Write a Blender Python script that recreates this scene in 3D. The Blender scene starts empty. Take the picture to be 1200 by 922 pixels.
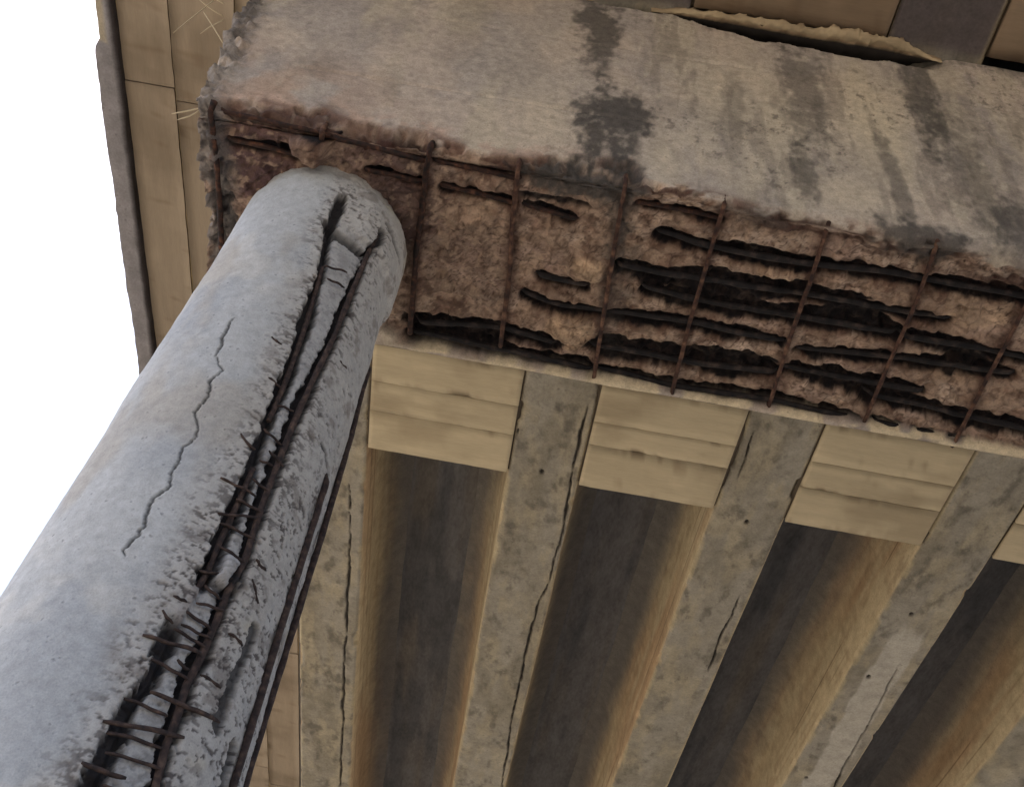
import bpy, math, random
import numpy as np
from mathutils import Matrix, Vector

random.seed(7)
SC = bpy.context.scene
COL = SC.collection

# ------------------------------------------------------------------ camera
cam_data = bpy.data.cameras.new("camera")
cam = bpy.data.objects.new("camera", cam_data)
COL.objects.link(cam)
cam_data.sensor_width = 36.0
cam_data.lens = 38.91
cam_data.clip_start = 0.05
cam_data.clip_end = 2000.0
cam.matrix_world = Matrix((
    (0.98461557, -0.17444783, 0.01000645, 0.0),
    (-0.12341313, -0.73482232, -0.66693730, 0.0),
    (0.12369872, 0.65544192, -0.74504665, 1.6),
    (0, 0, 0, 1)))
SC.camera = cam

# ------------------------------------------------------------------ sky and sun (bright overcast)
SUN_EL, SUN_AZ = math.radians(74), math.radians(-95)     # azimuth from +Y towards +X
world = bpy.data.worlds.new("World")
SC.world = world
world.use_nodes = True
nt = world.node_tree
sky = nt.nodes.new("ShaderNodeTexSky")
sky.sky_type = 'NISHITA'
sky.sun_disc = False
sky.sun_elevation = SUN_EL
sky.sun_rotation = SUN_AZ
sky.air_density = 1.0
sky.dust_density = 5.0
sky.ozone_density = 1.0
hsv = nt.nodes.new("ShaderNodeHueSaturation")
hsv.inputs['Saturation'].default_value = 0.85            # thin cloud: the blue is washed out
nt.links.new(sky.outputs[0], hsv.inputs['Color'])
bg = nt.nodes['Background']
bg.inputs['Strength'].default_value = 0.15
nt.links.new(hsv.outputs[0], bg.inputs['Color'])
sun_data = bpy.data.lights.new("sun", 'SUN')
sun_data.energy = 1.5
sun_data.angle = math.radians(12)
sun_data.color = (1.0, 0.95, 0.88)
sun = bpy.data.objects.new("sun", sun_data)
COL.objects.link(sun)
sd = Vector((math.sin(SUN_AZ) * math.cos(SUN_EL), math.cos(SUN_AZ) * math.cos(SUN_EL), math.sin(SUN_EL)))
sun.rotation_euler = sd.to_track_quat('Z', 'Y').to_euler()
sun.location = sd * 40
vs = SC.view_settings
vs.view_transform = 'Standard'
vs.look = 'None'
vs.exposure = 1.35
vs.gamma = 1.0
SC.cycles.adaptive_threshold = 0.02
SC.cycles.max_bounces = 6
SC.cycles.diffuse_bounces = 4

# ------------------------------------------------------------------ measured lines, in metres
# BARS / STIR: (x, y) on the cap soffit; BOUND, MOULD, CREAM, PLUM, LUMP: (x, s) with s running from the
# far lower edge of the cap across its soffit and up its near face; column lines: (angle, height);
# GCR, DOTS, PALE: (x, y) on the girder soffits.
BOUND = [[-1.658,1.232],[-1.46,1.365],[-1.301,1.373],[-1.145,1.396],[-0.964,1.311],[-0.771,1.348],[-0.651,1.349],[-0.394,1.239],[-0.199,1.26],[-0.086,1.315],[0.308,1.404],[0.394,1.262],[0.591,1.252],[0.748,1.23],[0.944,1.181],[1.177,1.183],[1.374,1.178],[1.504,1.14],[1.721,1.186],[1.975,1.136],[2.152,1.088]]
BARS = [[[-1.573,2.578],[-1.343,2.586],[-1.145,2.591],[-1.085,2.597]],[[-1.045,2.603],[-0.867,2.608],[-0.646,2.636]],[[-0.574,2.639],[-0.387,2.638],[-0.203,2.647]],[[-1.54,2.73],[-1.387,2.736],[-1.237,2.752]],[[-0.893,2.761],[-0.779,2.757],[-0.649,2.768]],[[-0.535,2.777],[-0.372,2.786],[-0.2,2.803]],[[-0.139,2.8],[-0.044,2.809],[0.087,2.82]],[[0.369,2.687],[0.576,2.682],[0.746,2.694]],[[0.506,2.82],[0.695,2.848],[0.868,2.856],[1.204,2.848],[1.597,2.823],[1.764,2.827],[2.23,2.831],[2.469,2.824]],[[0.353,3.04],[0.575,3.043],[0.914,3.031],[1.325,3.029],[1.6,3.031],[1.94,3.019]],[[0.504,3.146],[0.717,3.168],[0.945,3.181],[1.3,3.166],[1.714,3.154]],[[-0.006,3.188],[0.098,3.197],[0.2,3.196]],[[-0.065,3.318],[0.082,3.35],[0.33,3.328],[0.799,3.3],[1.023,3.315],[1.221,3.315]],[[1.323,3.353],[1.769,3.307],[2.086,3.284],[2.352,3.267]],[[1.801,3.162],[2.076,3.153],[2.377,3.167],[2.626,3.159]],[[-0.578,3.602],[-0.38,3.569],[-0.168,3.55],[0.101,3.592]],[[0.319,3.559],[0.597,3.548],[0.859,3.551],[1.23,3.529]],[[1.288,3.486],[1.639,3.486],[1.974,3.477]],[[-0.609,3.678],[-0.369,3.676],[-0.151,3.69],[0.315,3.718]],[[0.367,3.706],[0.725,3.73],[1.281,3.708],[1.713,3.733]],[[1.768,3.567],[2.023,3.572],[2.251,3.59],[2.565,3.599],[2.833,3.601]],[[1.841,3.726],[2.04,3.74],[2.279,3.75],[2.632,3.752],[2.907,3.76]]]
STIR = [[[-1.621,2.587],[-1.614,2.816],[-1.611,3.075],[-1.608,3.352]],[[-1.11,2.482],[-1.105,2.584],[-1.116,2.683]],[[-0.612,2.515],[-0.624,2.781],[-0.632,3.147],[-0.632,3.666]],[[-0.206,2.629],[-0.187,2.905],[-0.168,3.255],[-0.156,3.65]],[[0.288,2.558],[0.306,2.9],[0.322,3.308],[0.349,3.758]],[[0.749,2.583],[0.75,2.905],[0.751,3.294],[0.762,3.77]],[[1.235,2.603],[1.243,2.91],[1.253,3.291],[1.27,3.735]],[[1.734,2.611],[1.753,2.941],[1.763,3.314],[1.776,3.761]],[[2.234,2.785],[2.248,3.013],[2.25,3.371],[2.264,3.78]]]
MOULD = [[0.059,2.858,0.115,0.597,0.85],[0.191,1.695,0.167,0.397,0.95],[0.066,1.175,0.279,0.124,1.0],[0.313,1.112,0.078,0.283,0.8],[0.379,0.561,0.066,0.325,0.5],[1.212,2.447,0.135,0.587,0.6],[1.146,1.571,0.048,0.294,0.7],[1.883,2.598,0.1,0.607,0.75],[1.959,1.973,0.149,0.677,0.55],[1.605,1.197,0.216,0.136,0.9],[0.946,3.355,0.438,0.284,0.6],[1.479,3.269,0.61,0.183,0.55],[2.127,1.362,0.096,0.257,0.7],[1.588,1.64,0.044,0.472,0.6],[2.482,3.317,0.235,0.257,0.55],[0.81,2.102,0.055,0.54,0.35],[-1.208,1.81,0.089,0.132,0.25],[-0.854,1.757,0.05,0.13,0.2],[0.916,1.143,0.231,0.071,0.5],[-0.594,2.584,0.144,0.418,0.18]]
CREAM = [[0.812,2.198,0.286,0.636,0.6],[1.539,2.275,0.224,0.563,0.9],[0.55,1.487,0.173,0.243,0.7],[-0.114,1.585,0.171,0.326,0.45],[-0.253,2.084,0.311,0.619,0.2],[1.318,1.433,0.22,0.164,0.6],[-1.426,1.821,0.206,0.347,0.3],[0.212,0.666,0.079,0.065,1.0],[0.182,0.284,0.124,0.153,0.9],[1.099,0.846,0.117,0.076,0.6],[-0.076,0.629,0.076,0.07,0.5],[-1.155,1.103,0.105,0.09,0.8],[2.062,0.829,0.177,0.115,0.7],[2.087,0.457,0.165,0.083,0.5],[-0.393,0.653,0.173,0.318,0.4],[-0.349,0.835,0.209,0.154,0.3]]
PLUM = [[-1.415,0.926,0.254,0.298,1.0],[-0.719,0.831,0.172,0.254,0.8],[-0.852,1.082,0.245,0.127,0.6],[-1.448,1.143,0.208,0.081,0.7],[-0.363,0.557,0.176,0.271,0.45],[-0.99,0.037,0.279,0.186,0.6]]
BLACK = [[1.088,0.743,0.432,0.088,1.0],[1.479,0.62,0.357,0.101,1.0],[0.8,0.654,0.285,0.08,0.9],[0.658,0.726,0.245,0.054,0.8],[0.982,0.268,0.418,0.103,1.0],[0.603,0.198,0.344,0.088,1.0],[1.552,0.263,0.451,0.092,1.0],[-0.281,0.179,0.354,0.088,1.0],[-0.013,0.172,0.181,0.066,0.9],[1.93,0.187,0.251,0.066,1.0],[1.084,0.044,0.262,0.061,1.0],[2.347,0.136,0.249,0.055,1.0],[2.014,0.945,0.229,0.056,0.9],[0.933,0.934,0.2,0.047,0.8],[0.255,0.416,0.217,0.052,0.8],[-0.838,1.283,0.235,0.063,0.6],[-0.383,1.153,0.202,0.041,0.6],[-1.386,1.249,0.173,0.063,0.7],[2.095,0.543,0.202,0.051,0.8],[-0.048,1.016,0.165,0.042,0.5],[-1.614,0.648,0.053,0.32,0.8],[-1.412,1.026,0.171,0.051,0.7]]
LUMP = [[-1.163,1.084,0.113,0.091,0.075],[0.212,0.666,0.079,0.065,0.03],[0.182,0.284,0.119,0.142,0.02],[1.099,0.846,0.11,0.066,0.025]]
GRA = [[-1.2384,5.815],[-1.2378,5.669],[-1.2094,5.518],[-1.1319,5.311],[-1.0926,5.137],[-1.0567,4.942],[-1.039,4.753],[-1.0285,4.55],[-1.0309,4.359],[-1.0011,4.128],[-1.005,3.965],[-1.0195,3.791],[-1.017,3.668],[-1.0473,3.575],[-1.071,3.465],[-1.0856,3.346],[-1.0924,3.251],[-1.1448,3.122],[-1.1584,2.991],[-1.1594,2.882]]
GRB = [[-0.6602,5.76],[-0.693,5.575],[-0.7141,5.335],[-0.7234,5.146],[-0.7357,4.948],[-0.7794,4.742],[-0.8118,4.512],[-0.8241,4.344],[-0.8228,4.17],[-0.8217,4.007],[-0.8076,3.858],[-0.7919,3.773],[-0.8341,3.637],[-0.8327,3.507],[-0.8423,3.395],[-0.8673,3.285],[-0.8494,3.178],[-0.8467,3.073],[-0.81,2.957]]
CRACK = [[-1.7149,4.836],[-1.7201,4.712],[-1.6337,4.534],[-1.5778,4.5],[-1.5952,4.391],[-1.6112,4.269],[-1.5029,4.149],[-1.5442,4.092],[-1.5395,3.99],[-1.5125,3.902],[-1.5711,3.853],[-1.5639,3.786],[-1.5574,3.743],[-1.5828,3.668],[-1.5717,3.557]]
GOUGE = [[[-1.267,5.589],[-1.1194,5.57],[-0.9593,5.568],[-0.78,5.571]],[[-0.6576,5.833],[-0.463,5.807],[-0.2051,5.808]],[[-0.1602,5.986],[0.2133,6.087]],[[-0.5067,3.586],[-0.5192,3.463],[-0.5508,3.348],[-0.5535,3.232]],[[-0.3006,3.222],[-0.2997,3.154],[-0.2593,3.085]],[[-0.4601,4.452],[-0.3472,4.456],[-0.2786,4.404]],[[-2.1929,6.07],[-2.2572,5.969]]]
TIES = [[[-1.2524,3.356],[-1.0736,3.366],[-0.87,3.387]],[[-1.0781,3.201],[-0.8187,3.216],[-0.5561,3.243]],[[-1.2546,3.072],[-1.0175,3.099],[-0.7739,3.133]],[[-1.2675,2.949],[-1.134,2.947],[-1.0128,2.954]],[[-1.0228,3.529],[-0.9278,3.543],[-0.8227,3.555]],[[-1.062,3.44],[-0.9499,3.441],[-0.8372,3.446]],[[-1.1782,3.516],[-1.1293,3.515],[-1.0821,3.517]],[[-1.2121,4.005],[-1.0598,4.007],[-0.91,4.012]],[[-1.1252,3.864],[-0.9886,3.897],[-0.8345,3.94]],[[-0.9489,4.218],[-0.8644,4.21],[-0.7806,4.199]],[[-0.695,3.724],[-0.638,3.695],[-0.5758,3.665]],[[-1.1918,4.536],[-1.1314,4.53],[-1.0551,4.516]],[[-0.606,4.876],[-0.5449,4.878],[-0.4665,4.889]],[[-1.1249,5.301],[-1.007,5.327],[-0.8696,5.362]],[[-1.0486,5.234],[-0.9428,5.253],[-0.833,5.265]],[[-1.2079,4.224],[-1.1275,4.195],[-1.0538,4.187]],[[-0.9968,3.332],[-0.9501,3.321],[-0.9035,3.319]],[[-0.8172,3.328],[-0.7408,3.332],[-0.6435,3.332]],[[-0.7266,3.501],[-0.6648,3.508],[-0.5838,3.502]],[[-0.7252,3.795],[-0.6595,3.786],[-0.6036,3.792]],[[-1.205,3.456],[-1.1563,3.438],[-1.1091,3.431]],[[-1.3079,4.748],[-1.2512,4.736],[-1.1978,4.731]]]
BALL = [-0.9027,3.691]
EDGEA = [[0.2064,5.259],[0.2065,4.948],[-0.0071,4.605],[-0.0584,4.354],[-0.1117,4.114],[-0.1173,3.889],[-0.1304,3.741],[-0.1758,3.591],[-0.2133,3.421],[-0.2405,3.272],[-0.277,3.093]]
PORE = [[-1.4137,5.893],[-1.3342,5.122],[-1.2835,4.621],[-1.3019,4.236],[-1.2936,3.83],[-1.3587,3.505],[-1.3671,3.259],[-1.375,3.041],[-1.3821,2.846]]
GCR = [[[0.501,5.652],[0.513,6.001],[0.502,6.395],[0.522,6.699],[0.547,7.471],[0.522,8.09],[0.462,8.704],[0.466,9.498],[0.481,10.457],[0.542,11.749],[0.612,13.042]],[[1.812,5.591],[1.83,6.06],[1.813,6.366]],[[2.241,7.599],[2.22,8.181],[2.228,8.801],[2.248,9.088]],[[3.873,8.154],[3.92,8.929],[3.946,9.63],[3.964,10.221],[4.066,11.21]],[[-1.345,7.073],[-1.32,7.742],[-1.321,8.616],[-1.323,9.599],[-1.321,10.881],[-1.323,13.219]],[[-0.024,5.642],[-0.005,5.938],[0.009,6.319]],[[3.49,5.834],[3.574,6.112]]]
STALK = [[[-1.993,2.62,7.342],[-2.045,2.62,7.212],[-2.094,2.62,7.087],[-2.143,2.62,6.954]],[[-1.901,2.62,7.057],[-1.963,2.62,7.053],[-2.036,2.62,7.078]],[[-1.888,2.62,7.018],[-1.944,2.62,6.994],[-1.99,2.62,6.942]],[[-1.803,2.62,6.755],[-1.892,2.62,6.864],[-1.97,2.62,6.95]],[[-1.689,2.62,6.106],[-1.754,2.62,6.107],[-1.841,2.62,6.101]],[[-1.949,2.62,7.207],[-2.063,2.62,7.24],[-2.179,2.62,7.236]],[[-1.691,2.62,6.088],[-1.732,2.62,6.065],[-1.8,2.62,6.056]]]
DOTS = [[3.727,7.542],[3.684,8.534],[3.666,10.432],[0.266,6.587],[2.036,6.751]]
PALE = [[3.761,7.285],[3.799,7.907],[3.804,8.597],[3.81,9.352],[3.816,10.184]]

SOF, GZ, DZ = 6.0, 8.06, 9.01          # heights: cap soffit, girder soffit, slab soffit
YN, YF = 2.578, 3.766                  # near and far faces of the cap
WID = YF - YN
CX, CY = -1.085, 3.155                 # column axis
ZR = [0.0, 3.2, 3.55, 3.9, 4.3, 4.65, 5.1, 5.5, 5.8, 6.2]
RR = [.52, .462, .452, .443, .432, .424, .405, .396, .393, .390]

# ------------------------------------------------------------------ numpy noise
def _h(i, j, k, seed):
    n = (i * 374761393 + j * 668265263 + k * 2147483647 + seed * 974634541) & 0xFFFFFFFF
    n = ((n ^ (n >> 13)) * 1274126177) & 0xFFFFFFFF
    n = (n ^ (n >> 16)) & 0xFFFFFFFF
    return n.astype(np.float64) / 4294967295.0

def vnoise(x, y, z=0.0, seed=0):
    x = np.asarray(x, float); y = np.asarray(y, float) + 0 * x; z = np.asarray(z, float) + 0 * x
    xi, yi, zi = np.floor(x), np.floor(y), np.floor(z)
    fx, fy, fz = x - xi, y - yi, z - zi
    xi, yi, zi = xi.astype(np.int64), yi.astype(np.int64), zi.astype(np.int64)
    fx = fx * fx * (3 - 2 * fx); fy = fy * fy * (3 - 2 * fy); fz = fz * fz * (3 - 2 * fz)
    def c(a, b, d): return _h(xi + a, yi + b, zi + d, seed)
    def l(p, q, t): return p + (q - p) * t
    return l(l(l(c(0,0,0), c(1,0,0), fx), l(c(0,1,0), c(1,1,0), fx), fy),
             l(l(c(0,0,1), c(1,0,1), fx), l(c(0,1,1), c(1,1,1), fx), fy), fz)

def fbm(x, y, z=0.0, seed=0, oct=4, gain=.5):
    s, a, t = 0.0, 1.0, 0.0
    for o in range(oct):
        f = 2.03 ** o
        s = s + a * vnoise(np.asarray(x) * f, np.asarray(y) * f, np.asarray(z) * f, seed + o * 17)
        t += a; a *= gain
    return s / t

def sstep(a, b, x):
    den = np.asarray(b - a, float)
    den = np.where(np.abs(den) < 1e-7, 1e-7, den)
    t = np.clip((x - a) / den, 0, 1)
    return t * t * (3 - 2 * t)

def pdist(px, py, line):
    """distance of points to a polyline, and the signed offset in y at the nearest point"""
    best = np.full(px.shape, 1e9); par = np.zeros(px.shape)
    acc = 0.0
    for (x0, y0), (x1, y1) in zip(line[:-1], line[1:]):
        dx, dy = x1 - x0, y1 - y0
        L2 = dx * dx + dy * dy + 1e-12
        t = np.clip(((px - x0) * dx + (py - y0) * dy) / L2, 0, 1)
        d = np.hypot(px - x0 - t * dx, py - y0 - t * dy)
        m = d < best
        best = np.where(m, d, best); par = np.where(m, acc + t * math.sqrt(L2), par)
        acc += math.sqrt(L2)
    return best, par

def cells(x, y, seed=0):
    """broken facets: per-cell random height plus a random tilt; also the distance to the cell border"""
    x = np.asarray(x, float); y = np.asarray(y, float)
    xi = np.floor(x).astype(np.int64); yi = np.floor(y).astype(np.int64)
    b1 = np.full(x.shape, 9.0); b2 = np.full(x.shape, 9.0)
    hh = np.zeros(x.shape); rr = np.zeros(x.shape)
    zero = np.zeros_like(xi)
    for i in (-1, 0, 1):
        for j in (-1, 0, 1):
            ci, cj = xi + i, yi + j
            sx = ci + _h(ci, cj, zero, seed); sy = cj + _h(ci, cj, zero + 1, seed)
            d = (x - sx) ** 2 + (y - sy) ** 2
            r0 = _h(ci, cj, zero + 2, seed)
            t = r0 - .5 + (x - sx) * (_h(ci, cj, zero + 3, seed) - .5) * 1.3 + (y - sy) * (_h(ci, cj, zero + 4, seed) - .5) * 1.3
            m = d < b1
            b2 = np.where(m, b1, np.minimum(b2, d))
            hh = np.where(m, t, hh); rr = np.where(m, r0, rr); b1 = np.where(m, d, b1)
    return hh, rr, np.sqrt(b2) - np.sqrt(b1)

def blur(a, n=1):
    for _ in range(n):
        p = np.pad(a, 1, mode='edge')
        a = (p[:-2, 1:-1] + p[2:, 1:-1] + p[1:-1, :-2] + p[1:-1, 2:] + 2 * p[1:-1, 1:-1]) / 6
    return a

def mix(c, col, m):
    m = np.clip(m, 0, 1)[..., None]
    return c * (1 - m) + np.array(col) * m

# ------------------------------------------------------------------ mesh helpers
def link(name, me, mat, parent=None):
    if mat is not None:
        me.materials.append(mat)
    o = bpy.data.objects.new(name, me)
    COL.objects.link(o)
    if parent is not None:
        o.parent = parent
        o.matrix_parent_inverse = Matrix()
    return o

def tag(o, label, cat, group=None):
    o['label'] = label; o['category'] = cat
    if group: o['group'] = group
    return o

def mesh_np(name, V, F, C=None, smooth=True):
    """V (n,3), F (m,4) quads or (m,3), C (n,3) colours"""
    V = np.asarray(V, np.float32).reshape(-1, 3); F = np.asarray(F, np.int32)
    k = F.shape[1]
    me = bpy.data.meshes.new(name)
    me.vertices.add(len(V)); me.vertices.foreach_set('co', V.ravel())
    me.loops.add(F.size); me.loops.foreach_set('vertex_index', F.ravel())
    me.polygons.add(len(F))
    me.polygons.foreach_set('loop_start', np.arange(0, F.size, k, dtype=np.int32))
    me.polygons.foreach_set('loop_total', np.full(len(F), k, np.int32))
    if smooth: me.polygons.foreach_set('use_smooth', np.ones(len(F), bool))
    if C is not None:
        a = me.attributes.new('surface_colour', 'FLOAT_COLOR', 'POINT')
        rgba = np.ones((len(V), 4), np.float32); rgba[:, :3] = np.asarray(C, np.float32).reshape(-1, 3)
        a.data.foreach_set('color', rgba.ravel())
    me.update(calc_edges=True); me.validate()
    return me

def grid_faces(nu, nv, wrap_u=False, flip=False, off=0):
    iu = np.arange(nu if wrap_u else nu - 1); iv = np.arange(nv - 1)
    U, Vv = np.meshgrid(iu, iv, indexing='ij')
    U2 = (U + 1) % nu
    a = U * nv + Vv; b = U2 * nv + Vv; c = U2 * nv + Vv + 1; d = U * nv + Vv + 1
    F = np.stack([a, b, c, d] if not flip else [a, d, c, b], -1).reshape(-1, 4)
    return F + off

def box_mesh(name, x0, x1, y0, y1, z0, z1, bev=0.0, colour=None):
    b = min(bev, (x1 - x0) * .3, (y1 - y0) * .3, (z1 - z0) * .3)
    V, F = [], []
    if b <= 0:
        for z in (z0, z1):
            V += [(x0, y0, z), (x1, y0, z), (x1, y1, z), (x0, y1, z)]
        rings = 2
    else:
        for z, i in ((z0, b), (z0 + b, 0), (z1 - b, 0), (z1, b)):
            V += [(x0 + i, y0 + i, z), (x1 - i, y0 + i, z), (x1 - i, y1 - i, z), (x0 + i, y1 - i, z)]
        rings = 4
    F.append((3, 2, 1, 0))
    for r in range(rings - 1):
        for k in range(4):
            a = r * 4 + k; c = r * 4 + (k + 1) % 4
            F.append((a, c, c + 4, a + 4))
    t = (rings - 1) * 4
    F.append((t, t + 1, t + 2, t + 3))
    C = None if colour is None else np.tile(np.array(colour), (len(V), 1))
    return mesh_np(name, V, F, C, smooth=False)

def smooth_line(P, step):
    P = np.asarray(P, float)
    d = np.r_[0, np.cumsum(np.linalg.norm(np.diff(P, axis=0), axis=1))]
    n = max(3, int(d[-1] / step) + 1)
    t = np.linspace(0, d[-1], n)
    return np.stack([np.interp(t, d, P[:, k]) for k in range(P.shape[1])], 1)

def tube(name, P, r, seed=0, sides=8, rough=.25, step=.02, taper=(1, 1), parent=None, mat=None):
    """a corroded bar along P: pitted radius, closed ends"""
    P = smooth_line(P, step); n = len(P)
    T = np.gradient(P, axis=0); T /= np.linalg.norm(T, axis=1)[:, None] + 1e-9
    up = np.array([0, 0, 1.0]) if abs(T[0, 2]) < .8 else np.array([1.0, 0, 0])
    A = np.cross(T, up); A /= np.linalg.norm(A, axis=1)[:, None]
    B = np.cross(A, T)
    ang = np.linspace(0, 2 * math.pi, sides, endpoint=False)
    s = np.arange(n) * step
    rr = r * (1 + rough * 2 * (fbm(s[:, None] * 14, ang[None, :] * .9, seed * 3.1, seed=seed, oct=3) - .5))
    tp = np.interp(np.linspace(0, 1, n), [0, .12, .88, 1], [taper[0], 1, 1, taper[1]])
    rr = rr * tp[:, None]
    V = P[:, None, :] + rr[..., None] * (np.cos(ang)[None, :, None] * A[:, None, :] + np.sin(ang)[None, :, None] * B[:, None, :])
    V = V.reshape(-1, 3)
    F = []
    for i in range(n - 1):
        for k in range(sides):
            k2 = (k + 1) % sides
            F.append((i * sides + k, i * sides + k2, (i + 1) * sides + k2, (i + 1) * sides + k))
    V = np.vstack([V, P[0], P[-1]])
    for k in range(sides):
        k2 = (k + 1) % sides
        F.append((len(V) - 2, len(V) - 2, k2, k)); F.append((len(V) - 1, len(V) - 1, (n - 1) * sides + k, (n - 1) * sides + k2))
    me = bpy.data.meshes.new(name)
    me.from_pydata(V.tolist(), [], [tuple(dict.fromkeys(f)) for f in F])
    me.polygons.foreach_set('use_smooth', np.ones(len(me.polygons), bool))
    me.update()
    return link(name, me, mat, parent)

# ------------------------------------------------------------------ materials
def nodes_of(name):
    m = bpy.data.materials.new(name); m.use_nodes = True
    t = m.node_tree
    return m, t, t.nodes['Principled BSDF'], t.nodes, t.links

def surface_mat(name, grain=.35, s1=28, s2=140, bump=.5, bdist=.006, rough=.9, stretch=(1, 1, 1), pits=0.0, pit_scale=60):
    """colour comes from the mesh's own colour layer; nodes add grain, pits and relief"""
    m, t, p, N, L = nodes_of(name)
    at = N.new('ShaderNodeAttribute'); at.attribute_name = 'surface_colour'
    tc = N.new('ShaderNodeTexCoord'); mp = N.new('ShaderNodeMapping'); mp.inputs['Scale'].default_value = stretch
    L.new(tc.outputs['Object'], mp.inputs['Vector'])
    def noise(s, d, r=.6):
        n = N.new('ShaderNodeTexNoise'); n.inputs['Scale'].default_value = s; n.inputs['Detail'].default_value = d
        n.inputs['Roughness'].default_value = r; L.new(mp.outputs[0], n.inputs['Vector']); return n
    n1, n2 = noise(s1, 5), noise(s2, 2)
    def m2(op, a, b):
        n = N.new('ShaderNodeMath'); n.operation = op
        for k, v in ((0, a), (1, b)):
            if isinstance(v, (int, float)): n.inputs[k].default_value = v
            else: L.new(v, n.inputs[k])
        return n.outputs[0]
    sm = m2('ADD', m2('MULTIPLY', n1.outputs['Fac'], .6), m2('MULTIPLY', n2.outputs['Fac'], .4))
    mr = N.new('ShaderNodeMapRange'); mr.inputs[1].default_value = .32; mr.inputs[2].default_value = .68
    mr.inputs[3].default_value = 1 - grain; mr.inputs[4].default_value = 1 + grain
    L.new(sm, mr.inputs[0])
    fac = mr.outputs[0]; hgt = sm
    if pits > 0:
        v = N.new('ShaderNodeTexVoronoi'); v.inputs['Scale'].default_value = pit_scale
        wz = N.new('ShaderNodeVectorMath'); wz.operation = 'ADD'
        sc = N.new('ShaderNodeVectorMath'); sc.operation = 'SCALE'; sc.inputs['Scale'].default_value = .03
        L.new(n1.outputs['Color'], sc.inputs[0]); L.new(mp.outputs[0], wz.inputs[0]); L.new(sc.outputs[0], wz.inputs[1])
        L.new(wz.outputs[0], v.inputs['Vector'])
        pr = N.new('ShaderNodeMapRange'); pr.inputs[1].default_value = .1; pr.inputs[2].default_value = .3
        pr.inputs[3].default_value = 1 - pits; pr.inputs[4].default_value = 1
        L.new(v.outputs['Distance'], pr.inputs[0])
        gate = N.new('ShaderNodeMapRange'); gate.inputs[1].default_value = .5; gate.inputs[2].default_value = .62
        L.new(n1.outputs['Fac'], gate.inputs[0])
        mx = N.new('ShaderNodeMix'); mx.data_type = 'FLOAT'; L.new(gate.outputs[0], mx.inputs[0]); mx.inputs[2].default_value = 1.0
        L.new(pr.outputs[0], mx.inputs[3])
        fac = m2('MULTIPLY', fac, mx.outputs[0]); hgt = m2('MULTIPLY', hgt, mx.outputs[0])
    vm = N.new('ShaderNodeVectorMath'); vm.operation = 'SCALE'
    L.new(at.outputs['Color'], vm.inputs[0]); L.new(fac, vm.inputs['Scale'])
    L.new(vm.outputs[0], p.inputs['Base Color'])
    b = N.new('ShaderNodeBump'); b.inputs['Strength'].default_value = bump; b.inputs['Distance'].default_value = bdist
    L.new(hgt, b.inputs['Height']); L.new(b.outputs[0], p.inputs['Normal'])
    p.inputs['Roughness'].default_value = rough
    p.inputs['Specular IOR Level'].default_value = .25
    return m

def rust_mat(name, dark, mid, bright, scale=30):
    m, t, p, N, L = nodes_of(name)
    tc = N.new('ShaderNodeTexCoord'); n = N.new('ShaderNodeTexNoise')
    n.inputs['Scale'].default_value = scale; n.inputs['Detail'].default_value = 7
    L.new(tc.outputs['Object'], n.inputs['Vector'])
    r = N.new('ShaderNodeValToRGB'); e = r.color_ramp.elements
    e[0].position = .36; e[0].color = (*dark, 1); e[1].position = .72; e[1].color = (*bright, 1)
    q = e.new(.54); q.color = (*mid, 1)
    L.new(n.outputs['Fac'], r.inputs['Fac']); L.new(r.outputs[0], p.inputs['Base Color'])
    b = N.new('ShaderNodeBump'); b.inputs['Strength'].default_value = .8; b.inputs['Distance'].default_value = .004
    L.new(n.outputs['Fac'], b.inputs['Height']); L.new(b.outputs[0], p.inputs['Normal'])
    p.inputs['Roughness'].default_value = .85; p.inputs['Specular IOR Level'].default_value = .3
    return m

M_CAP = surface_mat('weathered_cap_concrete', grain=.30, s1=22, s2=120, bump=.7, bdist=.010, pits=.35, pit_scale=42)
M_COL = surface_mat('porous_column_concrete', grain=.22, s1=26, s2=170, bump=.6, bdist=.006, pits=.45, pit_scale=38)
M_GIR = surface_mat('girder_concrete', grain=.26, s1=9, s2=60, bump=.4, bdist=.008, pits=.3, pit_scale=22)
M_BOARD = surface_mat('board_marked_concrete', grain=.10, s1=8, s2=50, bump=.35, bdist=.006, stretch=(.25, 2.2, 1))
M_BOARDL = surface_mat('board_marked_soffit', grain=.10, s1=8, s2=50, bump=.35, bdist=.006, stretch=(2.2, .25, 1))
M_SLAB = surface_mat('slab_concrete', grain=.35, s1=6, s2=40, bump=.4, bdist=.008, stretch=(1, .35, 1))
M_RUST = rust_mat('dark_corroded_steel', (.010, .007, .008), (.035, .017, .014), (.11, .05, .032))
M_BLACK = rust_mat('blackened_steel', (.006, .006, .009), (.016, .014, .016), (.06, .045, .042), 18)
M_STIR = rust_mat('rusty_stirrup_steel', (.022, .013, .013), (.07, .036, .027), (.17, .10, .07), 24)
M_TIE = rust_mat('rusty_tie_steel', (.02, .016, .018), (.05, .035, .034), (.10, .07, .06), 40)

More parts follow.
